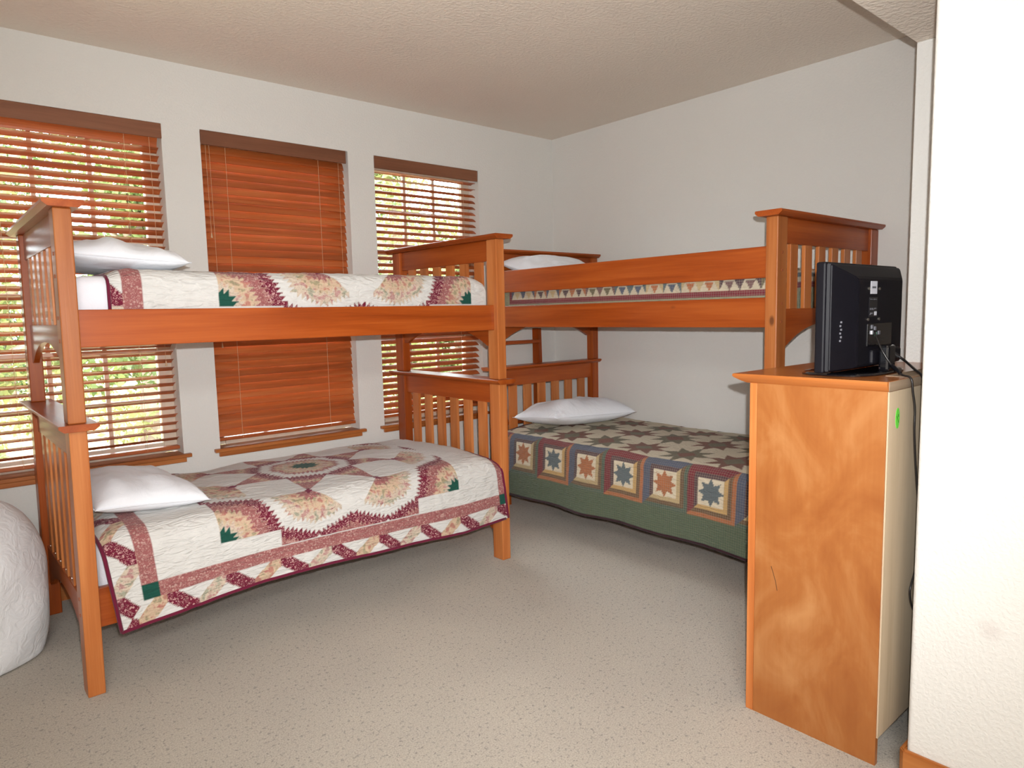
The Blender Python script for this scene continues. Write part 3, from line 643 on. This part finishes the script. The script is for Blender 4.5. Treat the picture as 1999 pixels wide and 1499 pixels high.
# star quilt, lower left bunk
def pat_lowerA(S, V, Lf, arc, top, x0, x1, P3):
    # V measured along the cloth from the front hem; centre of the star above the middle of the mattress
    U = (S+A0[0])-(-2.40); v = (V[0]-(Lf+arc+0.42))
    return star_quilt(U*1.0, np.broadcast_to(v, U.shape), 0.874, 0.708)
def pat_upperA(S, V, Lf, arc, top, x0, x1, P3):
    U = ((S+A0[0])-(-2.275))/1.085; v = (V[0]-(Lf+arc+0.42))
    return star_quilt(U, np.broadcast_to(v, U.shape), 0.874, 0.708)
def skA(x, z, u):   # left edge leans in towards the hem, right edge swings past the post
    d = np.clip((0.60-z)/0.38, 0, 1.1)
    return (1-u)**6*0.045*d + u**8*0.045*d
drape('star_quilt', 'white and burgundy star quilt hanging low over the lower bunk under the windows', 'quilt', 'feathered star quilts', A0, RA, 0.064, 1.955, -0.006, 0.97, 0.575, 0.085, (0.212, 0.240, 0.256, 0.262, 0.250, 0.240, 0.226, 0.238), 0.36, pat_lowerA, M_QA, 0.0052, M_BIND, crown=0.028, flare=0.012, xskew=skA, enddrop=0.035, seed=3)
drape('star_quilt', 'white and burgundy star quilt tucked in on the upper bunk under the windows', 'quilt', 'feathered star quilts', A0, RA, 0.17, 1.925+0.16, 0.060, 0.955, 1.545, 0.055, 1.36, 1.36, pat_upperA, M_QA, 0.0052, M_BIND, crown=0.012, flare=0.0, enddrop=0.03, seed=11, bind=False, foot=0.16)
# burgundy head edge of the upper quilt belongs to its cloth
for o_ in [q for q in bpy.data.objects if q.name.startswith('star_quilt') and 'tucked' in q.get('label', '')]:
    me = o_.data; co = np.zeros(len(me.vertices)*3); me.vertices.foreach_get('co', co); co = co.reshape(-1, 3); nz = int(round((co[:, 0] < co[:, 0].min()+1e-4).sum()))
    bm = bmesh.new(); add_tube(bm, [tuple(p) for p in co[:nz:6]], 0.006, 6); done(bm, 'binding', M_BIND, o_, smooth=True)
def pat_lowerB(S, V, Lf, arc, top, x0, x1, P3):
    return block_quilt(S, (Lf+arc)-V, 0)
def pat_upperB(S, V, Lf, arc, top, x0, x1, P3):
    return tri_quilt(S-x0, np.where(S > x1-0.20, S-(x1-0.20)+0.03, (Lf+arc*0.5)-V), x1-x0+1)
drape('block_quilt', 'green bordered quilt of star blocks on the lower bunk by the right wall', 'quilt', None, B0, RB, 0.060, 1.95, -0.008, 0.985, 0.585, 0.060, (0.185, 0.195, 0.205, 0.198, 0.212, 0.205, 0.214, 0.200), 0.36, pat_lowerB, M_QB, 0.0055, M_DBIND, crown=0.020, flare=0.022, enddrop=0.02, seed=21)
drape('triangle_quilt', 'quilt of small plaid and cream triangles on the upper bunk behind the guard rail', 'quilt', None, B0, RB, 0.075, 1.945+0.20, 0.060, 0.955, 1.530, 0.045, 1.36, 1.36, pat_upperB, M_QB, 0.0055, M_BIND, crown=0.012, flare=0.0, enddrop=0.02, seed=31, bind=False, foot=0.20)

# ------------------------------------------------------------------ mattresses
def mattress(label, base, rz, z0, z1, y0=0.056, x0=0.06, x1=1.955):
    bm = bmesh.new(); add_box(bm, (x0, y0, z0), (x1, WB-0.056, z1), 0.035)
    o = done(bm, 'mattress', M_SHEET, None, smooth=True); o.location = (*base, 0); o.rotation_euler = (0, 0, rz); tag(o, label, 'mattress', 'sheeted mattresses'); return o
mattress('mattress in a white sheet on the lower bunk under the windows', A0, RA, 0.288, 0.545)
mattress('mattress in a white sheet on the upper bunk under the windows', A0, RA, 1.312, 1.520, y0=0.075)
mattress('mattress of the lower bunk along the right wall, hidden by the block quilt', B0, RB, 0.288, 0.560)
mattress('mattress of the upper bunk along the right wall, under the triangle quilt', B0, RB, 1.312, 1.505, y0=0.075)

# ------------------------------------------------------------------ pillows
def pillow(label, loc, rot, a, b, t, seed, cr=1.0):
    n = 44; th = np.linspace(-1, 1, n); U, V = np.meshgrid(th, th, indexing='ij')
    pin = 1-0.07*(1-np.abs(V)**2); pin2 = 1-0.07*(1-np.abs(U)**2)
    X = a*U*pin; Y = b*V*pin2
    prof = (np.clip(1-np.abs(U)**2.8, 0, 1)**0.50)*(np.clip(1-np.abs(V)**2.8, 0, 1)**0.50)
    nz = sm_noise(n, n, 5, 5, seed)*0.008+sm_noise(n, n, 14, 6, seed+2)*0.0030*cr
    edge = np.clip(1-np.maximum(np.abs(U), np.abs(V))**8, 0, 1)
    top = np.stack([X, Y, t*0.62*prof+nz*edge], -1); bot = np.stack([X, Y, -t*0.38*prof*0.9], -1)
    bm = bmesh.new()
    def sheet(A, flip):
        vs_ = [[bm.verts.new(A[i, j]) for j in range(n)] for i in range(n)]
        for i in range(n-1):
            for j in range(n-1):
                f = (vs_[i][j], vs_[i+1][j], vs_[i+1][j+1], vs_[i][j+1]); bm.faces.new(f[::-1] if flip else f)
    sheet(top, False); sheet(bot, True); bmesh.ops.remove_doubles(bm, verts=bm.verts, dist=1e-5)
    o = done(bm, 'pillow', M_WHITE, None, smooth=True); o.location = loc; o.rotation_euler = rot
    sb = o.modifiers.new('s', 'SUBSURF'); sb.levels = 1; sb.render_levels = 1
    tag(o, label, 'pillow', 'white pillows on the bunks')
    # piped seam along the edge
    bm = bmesh.new(); e = [top[i, 0] for i in range(n)]+[top[-1, j] for j in range(n)]+[top[i, -1] for i in range(n-1, -1, -1)]+[top[0, j] for j in range(n-1, -1, -1)]
    add_tube(bm, [tuple(p) for p in e[::2]], 0.0022, 5); done(bm, 'seam', M_WHITE, o, smooth=True)
    return o
pillow('white pillow at the window end of the lower bunk under the windows', (-3.205, -0.66, 0.632), (0, 0.10, 0.06), 0.212, 0.335, 0.155, 5)
pillow('white pillow on the upper bunk under the windows, above the sheet', (-3.195, -0.66, 1.592), (0, 0.06, -0.04), 0.215, 0.335, 0.132, 6)
pillow('crumpled white pillow on the star block quilt of the lower bunk by the right wall', (-0.545, -0.735, 0.665), (-0.10, 0.04, -0.10), 0.345, 0.235, 0.180, 8, 2.2)
pillow('white pillow propped against the headboard of the upper bunk with the guard rail', (-0.60, -0.66, 1.615), (0.28, 0, 0.02), 0.345, 0.225, 0.150, 9)

# ------------------------------------------------------------------ white bundled comforter on the floor
def bundle():
    n, m = 150, 80; a = np.linspace(0, 2*PI, n+1)[:-1]; h = np.linspace(0, 1, m)
    rnd = [(rng.uniform(2, 9), rng.uniform(1, 7), rng.uniform(0, 6), rng.uniform(0.3, 1)) for _ in range(14)]
    X = np.zeros((n+1, m, 3))
    for i in range(n+1):
        t = a[i % n]
        z = 0.66*(1-np.cos(h*PI))/2
        prof = np.where(h < 0.5, 0.90+0.10*np.sin(h*PI), np.sin(h*PI)**0.62)
        prof = np.where(h < 0.06, prof*np.sqrt(np.clip(h/0.06, 0, 1)), prof)
        f = 1+sum(0.010*q*math.sin(round(k1)*t+p)*np.cos(k2*h*PI+p) for k1, k2, p, q in rnd)
        X[i, :, 0] = 0.37*prof*f*math.cos(t); X[i, :, 1] = 0.31*prof*f*math.sin(t); X[i, :, 2] = z+0.012*math.sin(3*t+1)*h
    me = grid_mesh('bundled_comforter', X); bm = bmesh.new(); bm.from_mesh(me); bmesh.ops.remove_doubles(bm, verts=bm.verts, dist=1e-4); bmesh.ops.recalc_face_normals(bm, faces=bm.faces)
    o = done(bm, 'bundled_comforter', M_FLUFF, None, smooth=True); o.location = (-3.872, -0.46, 0.0)
    tag(o, 'puffy white comforter bundled on the carpet beside the headboard, under the left window', 'comforter')
bundle()

# ------------------------------------------------------------------ dresser
DX0, DX1, DY0, DY1, DZ = -1.814, -1.092, -3.169, -2.748, 1.111
d = empty('dresser', (DX0, DY0, 0)); tag(d, 'tall orange stained wooden dresser turned with its raw back to the camera side', 'dresser')
def db(name, lo, hi, mat, bev=0.0, par=None):
    return box(name, (lo[0]-DX0, lo[1]-DY0, lo[2]), (hi[0]-DX0, hi[1]-DY0, hi[2]), mat, par or d, bev)
db('side_panel', (DX0+0.0015, DY0+0.004, 0), (DX0+0.018, DY1-0.026, DZ), M_MAPLE)
db('side_panel', (DX1-0.018, DY0+0.004, 0), (DX1, DY1-0.026, DZ), M_MAPLE)
db('front_stile', (DX0, DY1-0.025, 0), (DX0+0.035, DY1, DZ), PALE[2], 0.0012); db('front_stile', (DX1-0.035, DY1-0.025, 0), (DX1, DY1, DZ), PALE[2], 0.0012)
db('back_panel', (DX0+0.006, DY0, 0.085), (DX1-0.004, DY0+0.0038, DZ-0.001), M_PLY)
db('bottom_panel', (DX0+0.018, DY0+0.006, 0.08), (DX1-0.018, DY1-0.026, 0.098), M_PLY)
db('base_rail', (DX0+0.035, DY1-0.022, 0.0), (DX1-0.035, DY1-0.004, 0.10), W[0])
for k in range(5):
    z0 = 0.108+k*0.199; f = db('drawer_front', (DX0+0.038, DY1-0.02, z0), (DX1-0.038, DY1+0.001, z0+0.190), W[0], 0.003)
    for kx in (0.2, 0.52):
        bm = bmesh.new(); add_cyl(bm, (kx, DY1-DY0+0.012, z0+0.095), 0.016, 0.022, 1, 16, 0.010); done(bm, 'knob', W[0], f)
# slab top with a moulded front edge and raw back edge
bm = bmesh.new(); oh = 0.058
xa, xb, ya, yb = -0.0, DX1-DX0+0.010, 0.0, DY1-DY0+oh
rings = []
for z, q in ((DZ, 0.046), (DZ+0.006, 0.028), (DZ+0.016, 0.006), (DZ+0.021, 0.0), (DZ+0.027, 0.001), (DZ+0.029, 0.004)):
    qs = q*0.3
    rings.append([bm.verts.new(p) for p in ((xa-0.012+qs, ya, z), (xb+0.012-qs, ya, z), (xb+0.012-qs, yb-q, z), (xa-0.012+qs, yb-q, z))])
for i in range(len(rings)-1):
    for k in range(4): bm.faces.new((rings[i][k], rings[i][(k+1) % 4], rings[i+1][(k+1) % 4], rings[i+1][k]))
bm.faces.new(rings[0][::-1]); bm.faces.new(rings[-1]); bmesh.ops.recalc_face_normals(bm, faces=bm.faces)
TOPZ = DZ+0.029
tp = done(bm, 'top_board', wood('dresser_top_wood', 1, (0.34, 0.095, 0.02), (0.44, 0.14, 0.032), (0.52, 0.18, 0.05), rough=0.22, rnd=0), d)
db('back_edge_strip', (DX0+0.0, DY0-0.0015, DZ+0.001), (DX1+0.018, DY0-0.0002, TOPZ-0.001), M_PLYEDGE)
db('rear_top_strip', (DX0+0.16, DY0+0.001, TOPZ-0.0002), (DX1+0.016, DY0+0.07, TOPZ+0.0012), M_PLYEDGE)
# pencil-like scratch on the side
bm = bmesh.new(); add_tube(bm, [(-0.0002+0.0015, -2.831-DY0, 0.519), (0.0013, -2.846-DY0, 0.475), (0.0013, -2.853-DY0, 0.443)], 0.0008, 4); done(bm, 'scratch', M_BLACK, d)
# sticker
o = empty('round_sticker', (-1.7455, DY0-0.0002, 1.030)); tag(o, 'bright green oval sticker with a pen mark on the back of the dresser', 'sticker')
bm = bmesh.new(); vs_ = [bm.verts.new((0.0145*math.cos(t), 0, 0.030*math.sin(t))) for t in np.linspace(0, 2*PI, 33)[:-1]]
f = bm.faces.new(vs_); ex = bmesh.ops.extrude_face_region(bm, geom=[f]); bmesh.ops.translate(bm, verts=[v for v in ex['geom'] if isinstance(v, bmesh.types.BMVert)], vec=(0, -0.0008, 0)); bmesh.ops.recalc_face_normals(bm, faces=bm.faces)
done(bm, 'sticker_disc', M_GREEN, o)
bm = bmesh.new(); add_tube(bm, [(-0.006, -0.0012, 0.006), (-0.001, -0.0012, -0.002), (0.005, -0.0012, -0.013)], 0.0012, 5); add_tube(bm, [(0.001, -0.0012, 0.012), (0.003, -0.0012, 0.003)], 0.0013, 5); add_tube(bm, [(-0.001, -0.0012, 0.008), (0.005, -0.0012, 0.008)], 0.0010, 5)
done(bm, 'pen_mark', M_INK, o)

# ------------------------------------------------------------------ television
T0 = (-1.56, -2.985, TOPZ+0.0012); tv = empty('television', T0); tag(tv, 'black flat television on top of the dresser, seen from behind', 'television')
def tb(name, lo, hi, mat, bev=0.0, par=None): return box(name, lo, hi, mat, par or tv, bev)
TW0, TW1, TZ0, TZ1 = -0.262, 0.272, 0.012, 0.341
bm = bmesh.new(); add_box(bm, (TW0, -0.004, TZ0), (TW1, 0.026, TZ1), 0.006); done(bm, 'bezel', M_TVBACK, tv)
tb('screen', (TW0+0.02, 0.026, TZ0+0.03), (TW1-0.02, 0.0275, TZ1-0.018), M_SCREEN)
# back shell: bevelled hump
bm = bmesh.new()
def ring(y, x0, x1, z0, z1): return [bm.verts.new(p) for p in ((x0, y, z0), (x1, y, z0), (x1, y, z1), (x0, y, z1))]
rg = [ring(-0.003, TW0+0.004, TW1-0.004, TZ0+0.004, TZ1-0.004), ring(-0.016, TW0+0.010, TW1-0.010, TZ0+0.008, TZ1-0.008), ring(-0.048, TW0+0.105, TW1-0.075, TZ0+0.012, TZ1-0.045), ring(-0.052, TW0+0.115, TW1-0.085, TZ0+0.016, TZ1-0.055)]
for i in range(3):
    for k in range(4): bm.faces.new((rg[i][k], rg[i][(k+1) % 4], rg[i+1][(k+1) % 4], rg[i+1][k]))
bm.faces.new(rg[-1]); bm.faces.new(rg[0][::-1]); bmesh.ops.recalc_face_normals(bm, faces=bm.faces)
bmesh.ops.bevel(bm, geom=list(bm.edges), offset=0.003, segments=2, affect='EDGES'); shell = done(bm, 'back_shell', M_TVBACK, tv)
tb('speaker_hump', (-0.06, -0.064, 0.028), (0.165, -0.045, 0.075), M_TVBACK, 0.008)
tb('connector_recess', (-0.085, -0.056, 0.085), (0.10, -0.050, 0.155), M_GLOSS, 0.002)
for k, (x, z, mt) in enumerate(((-0.060, 0.128, M_LABEL), (-0.035, 0.140, M_GREYINK), (-0.030, 0.122, plain('green_port', (0.10, 0.25, 0.18), 0.5)), (-0.005, 0.126, M_GREYINK), (-0.058, 0.145, M_GREYINK))):
    tb('port', (x-0.006, -0.0595, z-0.006), (x+0.006, -0.0555, z+0.006), mt, 0.001, None)
for x, z in ((-0.08, 0.262), (0.0, 0.262), (-0.08, 0.168), (0.0, 0.168)):
    bm = bmesh.new(); add_cyl(bm, (x, -0.0535, z), 0.0045, 0.004, 1, 12); done(bm, 'mount_screw', M_METAL, tv)
lb = tb('paper_label', (-0.065, -0.0530, 0.246), (-0.017, -0.0521, 0.285), M_LABEL)
tb('printed_line', (-0.055, -0.0536, 0.263), (-0.027, -0.0529, 0.269), M_GREYINK, 0, lb)
rl = tb('rating_label', (-0.072, -0.0528, 0.176), (-0.012, -0.0521, 0.236), M_BLACK)
for x, z, wd, hh in ((-0.066, 0.228, 0.016, 0.003), (-0.040, 0.228, 0.02, 0.003), (-0.066, 0.197, 0.012, 0.006), (-0.050, 0.197, 0.010, 0.006), (-0.033, 0.199, 0.014, 0.004), (-0.066, 0.182, 0.005, 0.007), (-0.058, 0.184, 0.014, 0.005)):
    tb('rating_print', (x, -0.0534, z), (x+wd, -0.0527, z+hh), M_GREYINK, 0, rl)
tb('certification_mark', (-0.034, -0.0534, 0.180), (-0.017, -0.0527, 0.192), M_LABEL, 0.0, rl)
for k in range(6): tb('vent_mark', (TW0+0.045+0.003*(k % 2), -0.0285-0.001*(k % 2)-0.004, 0.105+k*0.011), (TW0+0.0475+0.003*(k % 2), -0.027, 0.111+k*0.011), M_GREYINK)
# stand: neck and glossy foot
bm = bmesh.new(); add_box(bm, (-0.030, -0.098, 0.006), (0.028, -0.066, 0.088), 0.008); done(bm, 'stand_neck', M_GLOSS, tv)
bm = bmesh.new(); n = 48; rings = []
for z, q in ((0, 1.0), (0.003, 1.0), (0.007, 0.96), (0.009, 0.85), (0.010, 0.0)):
    rr = []
    for k in range(n):
        t = 2*PI*k/n; c, s_ = math.cos(t), math.sin(t); ex = 0.62
        rr.append(bm.verts.new((0.185*q*abs(c)**ex*(1 if c > 0 else -1)-0.005, 0.118*q*abs(s_)**ex*(1 if s_ > 0 else -1)+0.018, z)) if q > 0 else None)
    rings.append(rr)
for i in range(3):
    for k in range(n): bm.faces.new((rings[i][k], rings[i][(k+1) % n], rings[i+1][(k+1) % n], rings[i+1][k]))
bm.faces.new(rings[3]); bm.faces.new(rings[0][::-1]); bmesh.ops.recalc_face_normals(bm, faces=bm.faces); done(bm, 'stand_base', M_GLOSS, tv)
CABLE1 = [(-1.619, -3.05, 1.271), (-1.643, -3.08, 1.222), (-1.642, -3.11, 1.174), (-1.669, -3.148, 1.149), (-1.680, -3.178, 1.140), (-1.678, -3.184, 1.100), (-1.669, -3.188, 1.047), (-1.665, -3.188, 0.971), (-1.628, -3.188, 0.812), (-1.578, -3.188, 0.659), (-1.614, -3.188, 0.555), (-1.652, -3.188, 0.486), (-1.584, -3.188, 0.392), (-1.392, -3.19, 0.235)]
CABLE2 = [(-1.46, -3.05, 1.196), (-1.457, -3.08, 1.175), (-1.512, -3.13, 1.152), (-1.600, -3.180, 1.142), (-1.592, -3.188, 1.110), (-1.57, -3.19, 1.060), (-1.517, -3.19, 0.984)]
bm = bmesh.new(); add_tube(bm, smooth_path(CABLE1+[(-1.46, -3.20, 0.18), (-1.42, -3.20, 0.02), (-1.30, -3.21, 0.006)]), 0.0030, 8)
c1 = done(bm, 'power_cord', M_CABLE, None, smooth=True); tag(c1, 'thin black cord plugged into the television back and hanging down behind the dresser', 'cable')
bm = bmesh.new(); a, b = Vector(CABLE1[2]), Vector(CABLE1[3]); add_tube(bm, [a+(b-a)*0.1, a+(b-a)*0.90], 0.0060, 10); done(bm, 'ferrite_core', M_GLOSS, c1)
bm = bmesh.new(); add_tube(bm, smooth_path(CABLE2+[(-1.31, -3.20, 0.6), (-1.30, -3.20, 0.25), (-1.25, -3.22, 0.006)]), 0.0042, 8)
c2 = done(bm, 'antenna_cable', M_CABLE, None, smooth=True); tag(c2, 'thicker black cable arching from the right side of the television over the dresser edge', 'cable')
bm = bmesh.new(); a, b = Vector(CABLE2[0]), Vector(CABLE2[1]); add_tube(bm, [a, a+(b-a)*0.5], 0.0065, 10); done(bm, 'plug', M_CABLE, c2)

# ------------------------------------------------------------------ added, unseen fixture shape around the fill light behind the camera
lf = empty('fill_light_fixture', (-4.3, -4.7, SZ)); tag(lf, 'added square fill light fixture with a wooden rim, unseen on the lower ceiling behind the camera', 'lamp')
bm = bmesh.new()
for lo, hi in (((-0.5, -0.5, -0.05), (0.5, -0.46, 0)), ((-0.5, 0.46, -0.05), (0.5, 0.5, 0)), ((-0.5, -0.46, -0.05), (-0.46, 0.46, 0)), ((0.46, -0.46, -0.05), (0.5, 0.46, 0))): add_box(bm, lo, hi)
done(bm, 'fill_light_rim', TRIM, lf)
me_ = newmat('fill_light_diffuser'); me_[2].inputs['Base Color'].default_value = (0.8, 0.8, 0.78, 1)
box('diffuser', (-0.46, -0.46, -0.03), (0.46, 0.46, -0.02), me_[0], lf)

# ------------------------------------------------------------------ outdoors
def ground_mat():
    m, nt, bs = newmat('dry_grass_ground'); v = coords(nt)
    n = nd(nt, 'ShaderNodeTexNoise'); n.inputs['Scale'].default_value = 1.6; n.inputs['Detail'].default_value = 8; nt.links.new(v, n.inputs['Vector'])
    r = ramp(nt, n.outputs[0], [(0.35, (0.16, 0.17, 0.06)), (0.5, (0.32, 0.25, 0.14)), (0.65, (0.46, 0.36, 0.23))])
    nt.links.new(r.outputs[0], bs.inputs['Base Color']); bs.inputs['Roughness'].default_value = 1; return m
struct(box('ground', (-60, WT+0.02, -1.2), (60, 70, -0.9), ground_mat()))
def leaf_mat(name, c0, c1):
    m, nt, bs = newmat(name)
    n = nd(nt, 'ShaderNodeTexNoise'); n.inputs['Scale'].default_value = 1.7; n.inputs['Detail'].default_value = 6; nt.links.new(coords(nt), n.inputs['Vector'])
    r = ramp(nt, n.outputs[0], [(0.35, c0), (0.65, c1)]); nt.links.new(r.outputs[0], bs.inputs['Base Color']); bs.inputs['Roughness'].default_value = 0.6
    tl = nt.nodes.new('ShaderNodeBsdfTranslucent'); nt.links.new(r.outputs[0], tl.inputs[0]); mx = nt.nodes.new('ShaderNodeMixShader'); mx.inputs[0].default_value = 0.4
    nt.links.new(bs.outputs[0], mx.inputs[1]); nt.links.new(tl.outputs[0], mx.inputs[2]); nt.links.new(mx.outputs[0], nt.nodes['Material Output'].inputs[0]); return m
LEAF = [leaf_mat('leaf_green', (0.06, 0.09, 0.022), (0.19, 0.23, 0.07)), leaf_mat('leaf_yellow', (0.12, 0.14, 0.04), (0.30, 0.31, 0.12)), leaf_mat('leaf_dark', (0.03, 0.06, 0.015), (0.10, 0.14, 0.04))]
M_BARK = plain('bark', (0.20, 0.15, 0.11), 0.95, var=0.3, vs_=8)
def leaf_crown(name, centers, n, size, mat, parent, seed):
    g = np.random.default_rng(seed); cs = np.array(centers); k = g.integers(0, len(cs), n); dirs = g.normal(size=(n, 3)); dirs /= np.linalg.norm(dirs, axis=1)[:, None]
    p = cs[k, :3]+dirs*(cs[k, 3]*g.uniform(0.2, 1, n)**0.5)[:, None]*np.array((1, 1, 0.8))
    a = g.normal(size=(n, 3)); a /= np.linalg.norm(a, axis=1)[:, None]; b = np.cross(a, g.normal(size=(n, 3))); b /= np.linalg.norm(b, axis=1)[:, None]
    sz = (size*g.uniform(0.6, 1.3, n))[:, None]
    V = np.stack([p-a*sz, p-b*sz*0.5, p+a*sz, p+b*sz*0.5], 1).reshape(-1, 3)
    me = bpy.data.meshes.new(name); me.vertices.add(len(V)); me.vertices.foreach_set('co', V.reshape(-1).astype(np.float32))
    me.loops.add(4*n); me.loops.foreach_set('vertex_index', np.arange(4*n, dtype=np.int32)); me.polygons.add(n); me.polygons.foreach_set('loop_start', np.arange(0, 4*n, 4, dtype=np.int32)); me.update(calc_edges=True)
    o = link(name, me, mat, parent); o['kind'] = 'stuff'; return o
def tree(x, y, h, kind, label, seed):
    t = empty('tree', (x, y, -0.9)); tag(t, label, 'tree', 'trees outside the windows'); g = random.Random(seed)
    bm = bmesh.new(); pts = [(0, 0, 0)]
    for k in range(1, 7): pts.append((pts[-1][0]+g.uniform(-0.12, 0.12), pts[-1][1]+g.uniform(-0.12, 0.12), h*0.8*k/6))
    add_tube(bm, smooth_path(pts, 3), 0.10+0.01*h, 8)
    for k in range(7):
        p = Vector(pts[2+k % 4]); q = p+Vector((g.uniform(-1, 1), g.uniform(-1, 1), g.uniform(0.5, 1.2)))*h*0.17; add_tube(bm, [p, (p+q)/2+Vector((0, 0, .1)), q], 0.045, 6)
    done(bm, 'trunk', M_BARK, t)
    cen = []
    lo = 0.22 if kind != 2 else 0.1
    for k in range(26):
        f = g.uniform(lo, 1.0); rr = h*0.27*(1-abs(f-0.5)*0.9); an = g.uniform(0, 6.28); d_ = g.uniform(0.1, 1)*rr
        cen.append((d_*math.cos(an), d_*math.sin(an), h*f, h*g.uniform(0.07, 0.13)))
    leaf_crown('foliage', cen, int(5200), 0.085, LEAF[kind], t, seed)
TR = [(-3.3, 7.6, 5.4, 1, 'pale green tree filling the left half of the left window view'), (-1.0, 8.8, 5.6, 0, 'green tree seen through the right half of the left window'), (-6.8, 9.0, 5.6, 0, 'green tree at the far left beyond the left window'),
      (1.4, 7.8, 4.2, 0, 'small green tree outside between the middle and right windows'), (3.9, 8.6, 5.6, 1, 'yellow green tree seen through the left half of the right window'), (6.3, 9.8, 3.7, 0, 'low green tree under the bright patch of sky in the right window'),
      (-2.4, 15.5, 7.0, 2, 'dark tree far behind the left window'), (-7.2, 16.0, 7.4, 2, 'tall dark tree far left outdoors'), (8.0, 15.8, 6.4, 2, 'dark tree far behind the right window'), (9.6, 11.5, 4.0, 1, 'yellow green tree at the right end outdoors'),
      (13.0, 18.0, 4.6, 2, 'dark tree at the far right outdoors'), (2.0, 17.5, 6.4, 2, 'dark distant tree between the left and right window views')]
for k, (x, y, h, kd, lb_) in enumerate(TR): tree(x, y, h, kd, lb_, 100+k)
# undergrowth
gg = np.random.default_rng(5); cen = [(gg.uniform(-12, 14), gg.uniform(6, 16), gg.uniform(0.1, 0.5), gg.uniform(0.3, 0.8)) for _ in range(110)]
o = leaf_crown('undergrowth', cen, 30000, 0.075, LEAF[1], None, 77); o.location = (0, 0, -0.9); tag(o, 'low yellow green brush growing outside the windows', 'brush')
